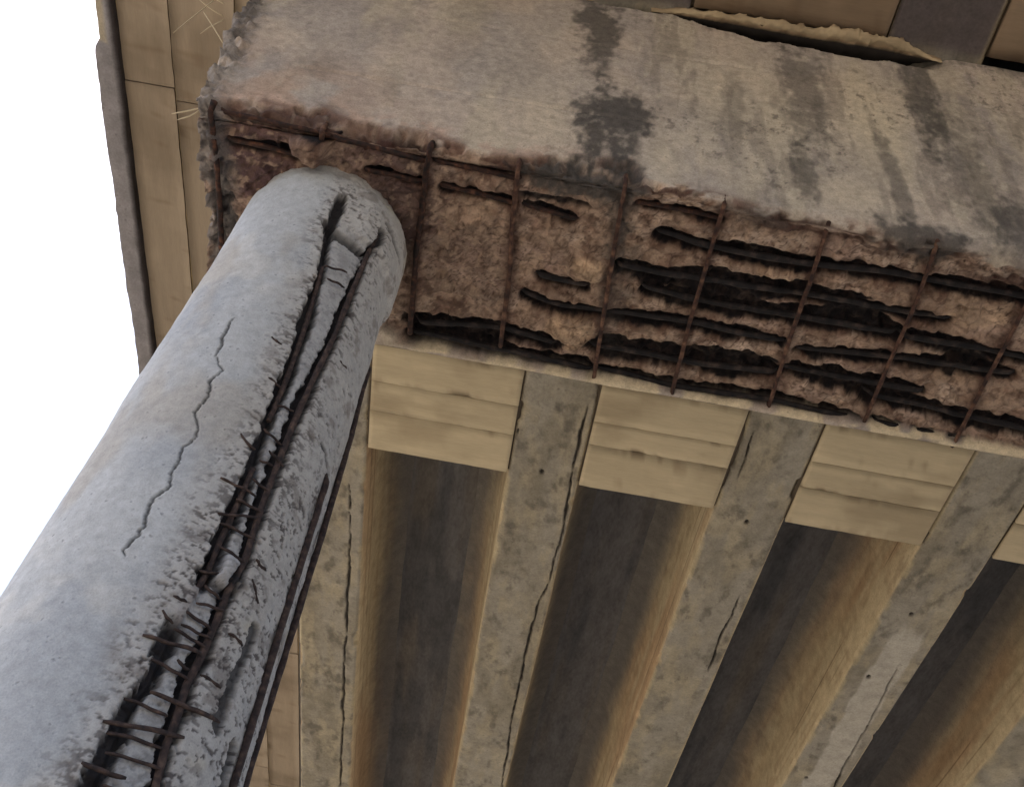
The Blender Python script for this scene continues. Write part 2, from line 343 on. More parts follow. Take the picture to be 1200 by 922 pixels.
# ------------------------------------------------------------------ ground
def build_ground():
    xs = np.unique(np.r_[np.linspace(-600, -30, 12), np.linspace(-30, 30, 61), np.linspace(30, 600, 12)])
    X, Y = np.meshgrid(xs, xs, indexing='ij')
    Z = (fbm(X * .25, Y * .25, seed=5) - .5) * .25 * sstep(60, 30, np.hypot(X, Y))
    n = fbm(X * .12, Y * .12, seed=9)
    C = mix(np.tile(np.array([.36, .31, .24]), X.shape + (1,)), (.24, .21, .16), sstep(.45, .65, n))
    me = mesh_np('ground', np.stack([X, Y, Z - .02], -1), grid_faces(len(xs), len(xs)), C.reshape(-1, 3))
    o = link('ground', me, surface_mat('dry_earth', grain=.3, s1=1.5, s2=12, bump=.5, bdist=.03))
    o['kind'] = 'structure'
    return o
build_ground()

# ------------------------------------------------------------------ pier cap
def build_cap():
    xs = np.r_[np.arange(-1.70, 2.75, .0075), np.linspace(2.76, 3.2, 30), np.linspace(3.3, 9.2, 60)]
    HT = 8.045 - SOF
    ss = np.r_[np.arange(0, WID + .12, .0065), np.arange(WID + .125, WID + HT, .0105), WID + HT]
    X, S = np.meshgrid(xs, ss, indexing='ij')
    # spalled field -------------------------------------------------
    bx = np.array(BOUND); bx = np.vstack([bx, [9.3, 1.1]])
    top = np.interp(X, bx[:, 0], bx[:, 1])
    wx, wy = (fbm(X * 8, S * 8, seed=35) - .5) * .06, (fbm(X * 8, S * 8, seed=36) - .5) * .06
    k1, r1, e1 = cells((X + wx) * 9, (S + wy) * 12, 5)
    k2, r2, e2 = cells((X + wx * .5) * 26, (S + wy * .5) * 30, 6)
    rag = (fbm(X * 9, S * 9, seed=1, oct=4, gain=.55) - .5) * .7 + (r2 - .5) * .22
    inside_top = sstep(.012, -.02, S - top - rag * .19)
    far_lip = .022 + .03 * (fbm(X * 5, 0, seed=4, oct=4) - .35) + .01 * sstep(1.2, 2.4, X) + rag * .05
    inside_far = sstep(-.006, .008, S - far_lip)
    # behind the column the soffit is sound again
    sound = sstep(-.66, -.74, X) * sstep(.14, .09, S - (fbm(X * 7, 1, seed=8) - .5) * .1)
    M = inside_top * inside_far * (1 - sound)
    M *= sstep(3.3, 2.9, X)
    rough = fbm(X * 11, S * 11, seed=2, oct=4, gain=.55) - .5
    chunk = np.abs(fbm(X * 5, S * 6, seed=3, oct=3) - .5) * 2
    fine = fbm(X * 40, S * 40, seed=34, oct=2, gain=.6) - .5
    ramp = .22 + .78 * sstep(-.02, .13, top + rag * .19 - S)
    depth = M * ((.052 + .034 * k1) * ramp + .022 * rough + .016 * k2 + .012 * fine)
    # voids left by the corroded bars: a channel above and beyond each bar
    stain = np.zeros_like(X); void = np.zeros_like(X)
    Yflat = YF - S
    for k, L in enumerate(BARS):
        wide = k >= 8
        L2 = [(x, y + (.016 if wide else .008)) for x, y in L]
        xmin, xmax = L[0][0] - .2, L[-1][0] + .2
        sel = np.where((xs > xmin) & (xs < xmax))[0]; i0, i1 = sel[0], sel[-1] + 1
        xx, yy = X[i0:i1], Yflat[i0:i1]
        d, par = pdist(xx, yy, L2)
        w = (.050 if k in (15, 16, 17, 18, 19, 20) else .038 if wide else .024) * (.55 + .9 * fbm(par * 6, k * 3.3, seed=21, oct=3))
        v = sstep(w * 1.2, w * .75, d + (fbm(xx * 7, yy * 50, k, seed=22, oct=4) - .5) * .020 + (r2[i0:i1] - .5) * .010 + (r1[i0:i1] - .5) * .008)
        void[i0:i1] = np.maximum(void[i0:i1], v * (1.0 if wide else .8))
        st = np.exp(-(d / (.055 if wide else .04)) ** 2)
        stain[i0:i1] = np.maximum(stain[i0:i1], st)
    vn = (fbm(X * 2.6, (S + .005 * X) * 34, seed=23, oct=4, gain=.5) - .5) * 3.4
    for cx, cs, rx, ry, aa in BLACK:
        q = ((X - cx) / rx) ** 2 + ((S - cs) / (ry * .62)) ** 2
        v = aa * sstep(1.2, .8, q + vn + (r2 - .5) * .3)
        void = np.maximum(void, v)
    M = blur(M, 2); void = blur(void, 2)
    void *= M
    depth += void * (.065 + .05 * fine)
    sst = np.zeros_like(X)
    for k, L in enumerate(STIR):
        xm = np.mean([p[0] for p in L]); sel = np.where(abs(xs - xm) < .2)[0]; i0, i1 = sel[0], sel[-1] + 1
        d, par = pdist(X[i0:i1], Yflat[i0:i1], L)
        sst[i0:i1] = np.maximum(sst[i0:i1], np.exp(-(d / .032) ** 2))
    depth -= .012 * sst * M * (fbm(X * 20, S * 20, seed=31) > .5)
    depth = blur(depth, 1)
    for cx, cs, rx, ry, a in LUMP:
        q = ((X - cx) / rx) ** 2 + ((S - cs) / ry) ** 2 + (fbm(X * 14, S * 14, seed=33) - .5) * .8
        depth -= a * 1.5 * sstep(1.1, .2, q)
    # sound surface: gentle unevenness, board steps, small chips
    depth += (1 - M) * ((fbm(X * 2.2, S * 1.6, seed=6) - .5) * .014 + (fbm(X * 14, S * 10, seed=7) - .5) * .005)
    # faint form-board lines on the near face
    for zz in (.62, 1.42):
        jag = (fbm(X * 6, zz, seed=41) - .5) * .02
        depth += .012 * np.exp(-((S - WID - zz - jag - .03 * X) / .010) ** 2) * sstep(.42, .55, fbm(X * 1.7, zz * 9, seed=42))
    # left end: broken, rubbly arris
    e = X + 1.70 + (fbm(S * 5, 3, seed=51, oct=4) - .5) * .16
    end = sstep(.17, .05, e)
    depth += end * (fbm(X * 18, S * 18, seed=52, oct=5, gain=.6) - .35) * .13 - end * .02
    # recessed gap under the mortar ledge at the top of the near face
    gs = S - WID + (fbm(X * 4, 5, seed=61, oct=5, gain=.6) - .5) * .12 + .05 * sstep(.3, 1.7, X) - .10 * sstep(1.0, .35, X)
    gap = sstep(HT - .15, HT - .13, gs) * sstep(2.15, 1.9, X)
    depth += gap * .11
    # position ------------------------------------------------------
    rc = .075
    a = np.clip((S - (WID - rc)) / (2 * rc), 0, 1) * (math.pi / 2)
    Yb = np.where(S < WID - rc, YF - S, np.where(S > WID + rc, YN, YN + rc - rc * np.sin(a)))
    Zb = np.where(S < WID - rc, SOF, np.where(S > WID + rc, SOF + S - WID, SOF + rc - rc * np.cos(a)))
    ny, nz = np.sin(a), np.cos(a)                     # inward normal
    Z = Zb + depth * nz; Y = Yb + depth * ny
    slope = -.12 * sstep(SOF, SOF + 1.05, Z) * np.exp(-(X + 1.70) / .5)
    ragx = (fbm(S * 6, 7, seed=55, oct=5, gain=.6) - .5) * .11 * np.exp(-(X + 1.70) / .12)
    Xp = X + slope + ragx
    # colour --------------------------------------------------------
    base = np.tile(np.array([.42, .368, .33]), X.shape + (1,))
    n1 = fbm(X * 1.3, S * .8, seed=71); n2 = fbm(X * 4.5, S * 1.1, seed=72, oct=5); n3 = fbm(X * 7, S * 2.4, seed=73, oct=6, gain=.6)
    base = mix(base, (.36, .325, .305), sstep(.35, .62, n1))
    base = mix(base, (.45, .385, .335), .8 * sstep(.46, .64, fbm(X * 2.4 + 3, S * 2.0, seed=89, oct=5)))
    base = mix(base, (.25, .225, .215), .6 * sstep(.54, .70, fbm(X * 2.8 + 9, S * 1.7, seed=90, oct=6, gain=.6)))
    base = mix(base, (.45, .40, .32), .6 * sstep(.52, .70, n2))
    base = mix(base, (.20, .175, .15), .32 * sstep(.52, .72, n3) * sstep(-.3, .6, X))
    for cx, cs, rx, ry, aa in CREAM:
        q = ((X - cx) / rx) ** 2 + ((S - cs) / ry) ** 2
        base = mix(base, (.56, .49, .38), aa * np.exp(-q * .8) * sstep(.3, .6, n2 + .15))
    # pinkish worn patch near the column
    q = ((X + 1.35) / .5) ** 2 + ((S - 1.55) / .35) ** 2
    base = mix(base, (.38, .28, .22), .8 * np.exp(-q) * sstep(.35, .6, fbm(X * 5, S * 5, seed=74)))
    # spalled interior
    s1 = fbm(X * 7, S * 7, seed=75, oct=5); s2 = fbm(X * 16, S * 16, seed=76, oct=4)
    inn = np.tile(np.array([.34, .25, .195]), X.shape + (1,))
    inn = mix(inn, (.46, .36, .295), sstep(.48, .66, s1))
    inn = mix(inn, (.17, .105, .08), .7 * sstep(.48, .68, s2))
    inn = mix(inn, (.42, .31, .26), sstep(.55, .7, fbm(X * 3, S * 3, seed=77)) * .7)
    for cx, cs, rx, ry, aa in CREAM:
        q = ((X - cx) / rx) ** 2 + ((S - cs) / ry) ** 2
        inn = mix(inn, (.42, .31, .22), aa * sstep(1.3, .6, q + (s2 - .5) * .8))
    for cx, cs, rx, ry, aa in PLUM:
        q = ((X - cx) / rx) ** 2 + ((S - cs) / ry) ** 2
        inn = mix(inn, (.085, .052, .058), aa * np.exp(-q * .7) * (.55 + s1))
    g1 = fbm(X * 40, S * 40, seed=87, oct=3, gain=.7)
    inn = inn * (.72 + .56 * r1)[..., None] * (.82 + .36 * r2)[..., None]
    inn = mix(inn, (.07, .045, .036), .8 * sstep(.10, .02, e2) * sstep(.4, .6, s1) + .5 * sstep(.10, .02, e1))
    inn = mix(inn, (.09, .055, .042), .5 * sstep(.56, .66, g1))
    inn = mix(inn, (.40, .30, .23), .55 * sstep(.56, .66, fbm(X * 30, S * 30, seed=88, oct=3, gain=.7)))
    inn = mix(inn, (.075, .035, .025), np.clip(stain * 1.1, 0, 1) * sstep(.25, .6, s2 + .1) * .85)
    inn = mix(inn, (.06, .03, .025), sst * .75)
    inn = mix(inn, (.007, .007, .010), sstep(.12, .5, void) * .97 * (.86 + .14 * sstep(.3, .6, g1)))  # near-black painted over the voids, for shade the shallow recesses don't give
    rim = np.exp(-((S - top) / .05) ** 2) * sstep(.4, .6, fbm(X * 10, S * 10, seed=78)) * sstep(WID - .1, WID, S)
    mi = M * (1 - .75 * sstep(.12, .0, top + rag * .19 - S) * sstep(.45, .6, fbm(X * 6, S * 6, seed=93, oct=5)) * sstep(WID - .12, WID, S))
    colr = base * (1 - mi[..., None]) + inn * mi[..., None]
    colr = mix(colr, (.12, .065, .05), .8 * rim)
    fr = np.exp(-((S - top - .06) / .05) ** 2) * (1 - M) * sstep(.2, -.2, X)
    colr = mix(colr, (.45, .33, .27), .7 * fr * sstep(.45, .6, s2))
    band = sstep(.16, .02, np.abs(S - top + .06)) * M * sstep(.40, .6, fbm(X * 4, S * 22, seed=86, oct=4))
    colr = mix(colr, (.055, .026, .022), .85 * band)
    streak = fbm(X * 8, S * 3.2, seed=79, oct=6, gain=.6)
    fl = sstep(WID - .05, WID + .1, S)
    sp = fbm(X * 34, S * 24, seed=82, oct=4, gain=.65)
    colr = mix(colr, (.13, .115, .10), fl * .7 * sstep(.60, .72, sp) * sstep(.44, .66, fbm(X * 2.6, S * 1.6, seed=83)) * (.25 + .75 * sstep(-.3, .5, X)))
    colr = mix(colr, (.50, .45, .37), fl * .4 * sstep(.58, .70, fbm(X * 26, S * 9, seed=84, oct=4)) * (.3 + .7 * sstep(-.3, .5, X)))
    colr = mix(colr, (.15, .13, .115), fl * .38 * sstep(.58, .70, fbm(X * 15, S * 2.6, seed=85, oct=5)) * sstep(-.4, .5, X))
    mn = (fbm(X * 40, S * 22, seed=81, oct=3) - .5) * 1.6
    for cx, cs, rx, ry, aa in MOULD:
        q = ((X - cx + (n1 - .5) * .12) / rx) ** 2 + ((S - cs) / ry) ** 2
        mk = aa * sstep(1.9, .25, q + (streak - .5) * 2.6 + (s2 - .5) * 1.8 + mn)
        colr = mix(colr, (.060, .056, .055), mk * .95)
    colr = mix(colr, (.21, .195, .19), .9 * end * sstep(.25, .5, s2))
    colr = mix(colr, (.05, .045, .05), .7 * end * sstep(.55, .7, s1))
    lip = (1 - inside_far) * sstep(-.66, -.55, X)
    colr = mix(colr, (.60, .52, .38), lip * sstep(.30, .5, fbm(X * 8, S * 20, seed=80)) * .95)
    colr = mix(colr, (.05, .045, .04), gap * .7)  # shade of the narrow gap, painted in as dark colour
    nu, nv = len(xs), len(ss)
    V = np.stack([Xp, Y, Z], -1).reshape(-1, 3)
    F = grid_faces(nu, nv)
    C = colr.reshape(-1, 3)
    # close the body: back, top, ends
    o = len(V)
    TZ = SOF + HT
    xa, xb = -1.80, 9.2
    back = []
    bxs = np.r_[np.linspace(-1.70, -1.2, 8), np.linspace(-1, 9.2, 40)]
    rows = [(YF, SOF, 0), (YF + .004, SOF + .3, .0), (YF + .004, TZ, 0), (YN + .11, TZ, 0)]
    BV = []
    for x in bxs:
        for (yy, zz, _) in rows:
            sl = -.12 * sstep(SOF, SOF + 1.05, np.array(zz)) * math.exp(-(x + 1.70) / .5)
            BV.append((x + float(sl), yy, zz + (.001 if zz == SOF else 0)))
    BF = grid_faces(len(bxs), 4, flip=True, off=o)
    V = np.vstack([V, BV]); F = np.vstack([F, BF]); C = np.vstack([C, np.tile([.32, .29, .25], (len(BV), 1))])
    # left end face as a fan strip between the sheet edge and the back
    e0 = len(V)
    c0 = [-1.70, (YN + YF) / 2, (SOF + TZ) / 2]
    V = np.vstack([V, [c0]]); C = np.vstack([C, [[.2, .19, .18]]])
    fan = [(e0, i, i + 1, i + 1) for i in range(nv - 1)] + [(e0, o + 1, o, o), (e0, o + 2, o + 1, o + 1), (e0, o + 3, o + 2, o + 2), (e0, 0, o, o), (e0, o + 3, nv - 1, nv - 1)]
    tri = np.array(fan)[:, :3]
    me = bpy.data.meshes.new('pier_cap')
    V = V.astype(np.float32)
    nl = F.size + tri.size
    me.vertices.add(len(V)); me.vertices.foreach_set('co', V.ravel())
    me.loops.add(nl); me.loops.foreach_set('vertex_index', np.r_[F.ravel(), tri.ravel()].astype(np.int32))
    me.polygons.add(len(F) + len(tri))
    me.polygons.foreach_set('loop_start', np.r_[np.arange(len(F)) * 4, F.size + np.arange(len(tri)) * 3].astype(np.int32))
    me.polygons.foreach_set('loop_total', np.r_[np.full(len(F), 4), np.full(len(tri), 3)].astype(np.int32))
    me.polygons.foreach_set('use_smooth', np.ones(len(F) + len(tri), bool))
    a = me.attributes.new('surface_colour', 'FLOAT_COLOR', 'POINT')
    rg = np.ones((len(V), 4), np.float32); rg[:, :3] = C
    a.data.foreach_set('color', rg.ravel())
    me.update(calc_edges=True); me.validate()
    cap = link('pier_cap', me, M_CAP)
    tag(cap, 'long concrete pier cap with spalled rusty soffit and exposed steel bars', 'pier cap')
    # longitudinal bars
    for k, L in enumerate(BARS):
        wide = k >= 8
        r = .0150 if wide else .012
        zz = SOF + (.058 if wide else .048)
        P = [(x, y + .002 * math.sin(x * 9 + k * 2), zz + .010 * math.sin(x * 3.3 + k * 1.7)) for x, y in smooth_line(L, .06).tolist()]
        if k < 3: P = [(x, y + .025, z + .006) for x, y, z in P]
        # let the ends sink into the concrete
        P = [(P[0][0] - .05, P[0][1], zz + .06)] + P + [(P[-1][0] + .05, P[-1][1], zz + .06)]
        tube('rebar', P, r, seed=k, rough=.45, step=.018, parent=cap, mat=M_BLACK if wide else M_RUST, taper=(.6, .6))
    for k, L in enumerate(STIR):
        P = [(x + .004 * math.sin(y * 9 + k), y, SOF + .022 + .006 * math.sin(y * 7 + k * 2)) for x, y in L]
        if L[0][1] < 2.7 and k not in (0,):
            P[0] = (P[0][0], YN + .026, SOF + .03)
            P = [(P[0][0], YN + .026, SOF + .13), (P[0][0], YN + .014, SOF + .07)] + P
        else:
            P = [(P[0][0], P[0][1] - .02, SOF + .08)] + P
        P.append((P[-1][0], P[-1][1] + .02, SOF + .10))
        r = .0145 if k in (0, 2) else (.011 if k > 3 else .0125)
        tube('stirrup', P, r, seed=40 + k, rough=.4, step=.02, parent=cap, mat=M_RUST if k in (0, 2) else M_STIR)
    # ragged mortar ledge squeezed out along the top of the near face
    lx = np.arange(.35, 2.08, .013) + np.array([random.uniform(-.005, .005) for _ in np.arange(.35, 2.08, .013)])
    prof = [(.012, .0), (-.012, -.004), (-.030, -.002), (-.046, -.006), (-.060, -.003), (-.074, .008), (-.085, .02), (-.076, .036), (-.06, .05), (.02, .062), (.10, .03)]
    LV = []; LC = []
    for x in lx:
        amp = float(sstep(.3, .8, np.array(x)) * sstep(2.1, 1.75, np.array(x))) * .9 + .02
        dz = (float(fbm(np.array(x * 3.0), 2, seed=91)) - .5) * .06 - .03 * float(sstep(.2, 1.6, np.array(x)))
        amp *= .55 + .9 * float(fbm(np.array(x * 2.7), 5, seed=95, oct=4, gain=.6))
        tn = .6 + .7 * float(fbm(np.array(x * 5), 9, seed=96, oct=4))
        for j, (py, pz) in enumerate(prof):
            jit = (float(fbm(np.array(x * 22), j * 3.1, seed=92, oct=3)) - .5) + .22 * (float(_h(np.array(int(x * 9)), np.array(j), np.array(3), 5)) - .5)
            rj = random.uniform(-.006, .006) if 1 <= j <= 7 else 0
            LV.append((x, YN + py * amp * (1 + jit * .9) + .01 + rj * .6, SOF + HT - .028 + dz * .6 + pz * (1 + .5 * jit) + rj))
            LC.append((.40 * tn, .32 * tn, .21 * tn) if 3 <= j <= 6 else ((.03, .026, .024) if j in (0, 1, 10) else (.30, .22, .14)))  # inner underside near-black: the gap's occlusion shade is painted on
    LF = []
    n = len(prof)
    for i in range(len(lx) - 1):
        for j in range(n):
            LF.append((i * n + j, i * n + (j + 1) % n, (i + 1) * n + (j + 1) % n, (i + 1) * n + j))
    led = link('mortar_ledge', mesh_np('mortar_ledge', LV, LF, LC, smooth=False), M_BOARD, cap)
    led['label'] = 'ragged tan mortar ledge above a dark gap at the cap top'
    return cap
CAP = build_cap()

# ------------------------------------------------------------------ column
def col_radius(z):
    return np.interp(z, ZR, RR)

def col_point(th, z, out=0.0):
    r = float(col_radius(z)) + out
    return (CX + r * math.cos(th), CY + r * math.sin(th), z)

def build_column():
    T0 = -1.24
    th = np.r_[np.linspace(T0 - 1.75, T0 + 1.75, 330), np.linspace(T0 + 1.75, T0 - 1.75 + 2 * math.pi, 60)[1:-1]]
    zs = np.r_[np.linspace(-.1, 2.6, 28)[:-1], np.arange(2.6, 6.16, .0055)]
    TH, Z = np.meshgrid(th, zs, indexing='ij')
    R0 = col_radius(Z)
    A = (TH - T0) * .42                                     # arc length on a nominal radius
    def arc(line): return [((t - T0) * .42, z) for t, z in line]
    ca, sa = np.cos(TH), np.sin(TH)
    def n3(f, seed, oct=4, gain=.5, zf=1.0): return fbm(ca * .42 * f, sa * .42 * f, Z * f * zf, seed=seed, oct=oct, gain=gain)
    d = (n3(2.2, 1) - .5) * .016 + (n3(8, 2) - .5) * .006
    # porous, weathered side
    pl = np.array(sorted(PORE, key=lambda p: p[1]))
    pa = np.interp(Z, pl[:, 1], (pl[:, 0] - T0) * .42)
    por = sstep(-.06, .08, A - pa + (n3(5, 3) - .5) * .16)
    pit = sstep(.62, .70, n3(52, 4, oct=3, gain=.6)) * sstep(.42, .58, n3(9, 6))
    d += por * ((n3(16, 5, oct=4, gain=.55) - .5) * .008 + pit * .006)
    # two long splits where the cover has burst along the bars
    gr = np.zeros_like(Z); stain = np.zeros_like(Z); near_gr = np.zeros_like(Z)
    rows = zs > 2.6
    j0 = np.argmax(rows)
    a_, z_ = A[:, j0:], Z[:, j0:]
    for k, (L, w0, dep) in enumerate(((GRA, .029, .044), (GRB, .023, .038))):
        dist, par = pdist(a_, z_, arc(L))
        w = w0 * (.45 + 1.1 * fbm(par * 5, k * 9, seed=11, oct=3))
        v = sstep(w * 1.15, w * .8, dist + (fbm(a_ * 45, z_ * 30, k, seed=12, oct=4, gain=.65) - .5) * .038)
        if k == 0: v *= sstep(.25, .32, fbm(par * 2.3, 4, seed=13, oct=3))
        gr[:, j0:] = np.maximum(gr[:, j0:], v); d[:, j0:] += v * dep
        stain[:, j0:] = np.maximum(stain[:, j0:], np.exp(-(dist / .020) ** 2))
        near_gr[:, j0:] = np.maximum(near_gr[:, j0:], np.exp(-(dist / .10) ** 2))
    # strip between the splits sits slightly back
    ga = np.array(sorted(GRA, key=lambda p: p[1])); gb = np.array(sorted(GRB, key=lambda p: p[1]))
    la = np.interp(Z, ga[:, 1], (ga[:, 0] - T0) * .42); lb = np.interp(Z, gb[:, 1], (gb[:, 0] - T0) * .42)
    between = sstep(0, .015, A - la) * sstep(0, .015, lb - A) * sstep(5.72, 5.55, Z) * sstep(2.7, 2.9, Z)
    d += between * .020
    # the hairline-to-open crack on the smooth side
    dist, par = pdist(a_ + (fbm(z_ * 14, 3, seed=24, oct=4, gain=.7) - .5) * .045, z_ + (fbm(a_ * 30, 8, seed=25) - .5) * .02, arc(CRACK))
    cw = .0003 + .0040 * (.1 + 1.5 * fbm(par * 7, 1, seed=15, oct=4)) * sstep(0, .06, par) * sstep(0, .12, par.max() - par)
    ck = sstep(cw * 1.6, cw * .4, dist + (fbm(a_ * 60, z_ * 60, seed=16) - .5) * .003) * sstep(.0006, .002, cw)
    crack = np.zeros_like(Z); crack[:, j0:] = ck
    d += crack * .011
    gou = np.zeros_like(Z)
    for k, L in enumerate(GOUGE):
        dist, par = pdist(a_, z_, arc(L))
        w = (.036, .017, .016, .020, .026, .010, .008)[k] * (.6 + .8 * fbm(par * 9, k, seed=17, oct=3))
        v = sstep(w * 1.15, w * .75, dist + (fbm(a_ * 40, z_ * 40, k, seed=18, oct=4, gain=.65) - .5) * .024)
        gou[:, j0:] = np.maximum(gou[:, j0:], v); d[:, j0:] += v * (.042, .03, .02, .02, .03, .01, .008)[k]
    # a rounded stone bulging out between the splits
    q = ((A - (BALL[0] - T0) * .42) / .060) ** 2 + ((Z - BALL[1]) / .065) ** 2
    d -= .050 * np.sqrt(np.clip(1 - q, 0, 1))
    ring = np.exp(-((np.sqrt(q) - 1.05) / .12) ** 2)
    d += ring * .014
    # repair coat: rounded ragged upper rim, right flank scabbed
    rim = sstep(5.90, 6.06, Z + (n3(7, 19, oct=5, gain=.6) - .5) * .16)
    d += rim ** 2 * .024
    jk = sstep(5.60, 5.66, Z + (n3(7, 22, oct=4, gain=.6) - .5) * .30) * sstep(.05, .16, A + (n3(5, 23) - .5) * .1) * sstep(.8, .66, A)
    d -= jk * .026 * (1 - rim)
    flank = sstep(.30, .36, A + (n3(6, 20, oct=4) - .5) * .10) * sstep(.62, .52, A)
    d += flank * (n3(10, 21, oct=4) - .3) * .02 * sstep(5.2, 4.6, Z)
    fleck = near_gr * sstep(.62, .68, fbm(A * 34, Z * 62, seed=26, oct=3, gain=.6) + .04 * near_gr)
    fleck = np.maximum(fleck, por * sstep(.64, .69, fbm(A * 55, Z * 70, seed=27, oct=3, gain=.6)) * sstep(4.9, 3.9, Z))
    fleck *= 1 - .6 * between
    d += fleck * .003
    R = R0 - d
    V = np.stack([CX + R * ca, CY + R * sa, Z], -1)
    c = np.tile(np.array([.40, .425, .46]), Z.shape + (1,))
    c = mix(c, (.31, .34, .385), sstep(.42, .66, n3(2.4, 30, zf=.5)) * .8)
    c = mix(c, (.47, .48, .49), sstep(.55, .7, n3(5, 31)) * .6)
    c = mix(c, (.33, .305, .27), sstep(.56, .7, n3(3.2, 32, zf=.6)) * .5)
    c = mix(c, (.385, .38, .38), por * .75)
    c = mix(c, (.10, .09, .09), por * pit * .8)
    c = mix(c, (.17, .155, .15), por * sstep(.56, .70, n3(12, 33, oct=5, gain=.6)) * .65)
    c = mix(c, (.42, .36, .22), sstep(.60, .70, n3(4, 34)) * sstep(.2, .34, A) * sstep(4.6, 3.6, Z) * .6)
    c = mix(c, (.36, .35, .25), sstep(.5, .65, n3(6, 35)) * sstep(5.6, 5.8, Z) * sstep(.15, .3, A) * .6)
    c = mix(c, (.10, .08, .085), stain * .55 * (.4 + n3(18, 36)))
    c = mix(c, (.34, .36, .40), between * .6)
    c = mix(c, (.06, .052, .055), fleck * .85)
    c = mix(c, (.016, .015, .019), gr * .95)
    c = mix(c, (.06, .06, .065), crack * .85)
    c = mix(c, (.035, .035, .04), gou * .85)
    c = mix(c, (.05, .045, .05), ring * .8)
    me = mesh_np('pier_column', V, grid_faces(len(th), len(zs), wrap_u=True), c.reshape(-1, 3))
    col = link('pier_column', me, M_COL)
    tag(col, 'round grey concrete pier column split open along its rusting bars', 'column')
    # bars in the splits
    for k, (L, inset) in enumerate(((GRA[3:9], .020), (GRA[9:15], .022), (GRB, .012))):
        P = [col_point(t, z, -inset) for t, z in L]
        tube('rebar', P, .010 if k < 2 else .0115, seed=70 + k, rough=.3, step=.02, parent=col, mat=M_TIE)
    # the pair of bars standing free along the right flank
    for k, (dt, zt) in enumerate(((-.20, 4.45), (.17, 5.3))):
        P = []
        for z in np.arange(2.3, zt, .12):
            t = -.03 + dt + .02 * math.sin(z * 2.3 + k)
            P.append(col_point(t, float(z), .007 + .004 * math.sin(z * 3 + k)))
        P.append(col_point(t, float(z) + .10, -.03))
        tube('rebar', P, .0125, seed=80 + k, rough=.25, step=.025, parent=col, mat=M_TIE)
    extra = []
    for z0 in (3.05, 3.16, 3.30, 3.42, 3.49, 3.60, 3.64, 3.76, 3.84, 3.96, 4.07, 4.16, 4.30, 4.44, 2.92, 3.0):
        ta = float(np.interp(z0, ga[:, 1], ga[:, 0])); tb = float(np.interp(z0, gb[:, 1], gb[:, 0]))
        u0, u1 = random.uniform(-.35, .15), random.uniform(.75, 1.3)
        dz = random.uniform(-.02, .05)
        extra.append([(ta + (tb - ta) * u0, z0), (ta + (tb - ta) * (u0 + u1) / 2, z0 + dz * .6), (ta + (tb - ta) * u1, z0 + dz)])
    for k, L in enumerate(TIES + extra):
        P = []
        for (t0, z0), (t1, z1) in zip(L[:-1], L[1:]):
            for u in (0, .25, .5, .75):
                P.append((t0 + (t1 - t0) * u, z0 + (z1 - z0) * u))
        P.append(tuple(L[-1]))
        lift = .0035 if k in (0, 1, 2, 3) else (.0005 if k < len(TIES) else -.006)
        P3 = [col_point(t, z, lift + .003 * math.sin(i * 1.3 + k)) for i, (t, z) in enumerate(P)]
        r = .0068 if k in (0, 1, 2, 3) else .005
        tube('tie_bar', P3, r, seed=90 + k, sides=6, rough=.35, step=.012, parent=col, mat=M_TIE, taper=(.6, .6))
    return col
COLUMN = build_column()

# ------------------------------------------------------------------ girders
GX = [-1.505, .285, 2.03, 3.78, 5.54, 7.30]
GW = .285
def girder_profile():
    """half profile going out from the soffit edge up the web and the curved haunch"""
    P = [(GW, .014), (GW + .012, .03)]
    for t in np.linspace(0, 1, 24)[1:]:
        P.append((GW + .012 + .02 * t, .03 + .38 * t))
    for t in np.linspace(0, 1, 22)[1:]:
        P.append((GW + .032 + .30 * (1 - math.cos(t * math.pi / 2)), .41 + .545 * math.sin(t * math.pi / 2)))
    P.append((GW + .42, .966))
    return P

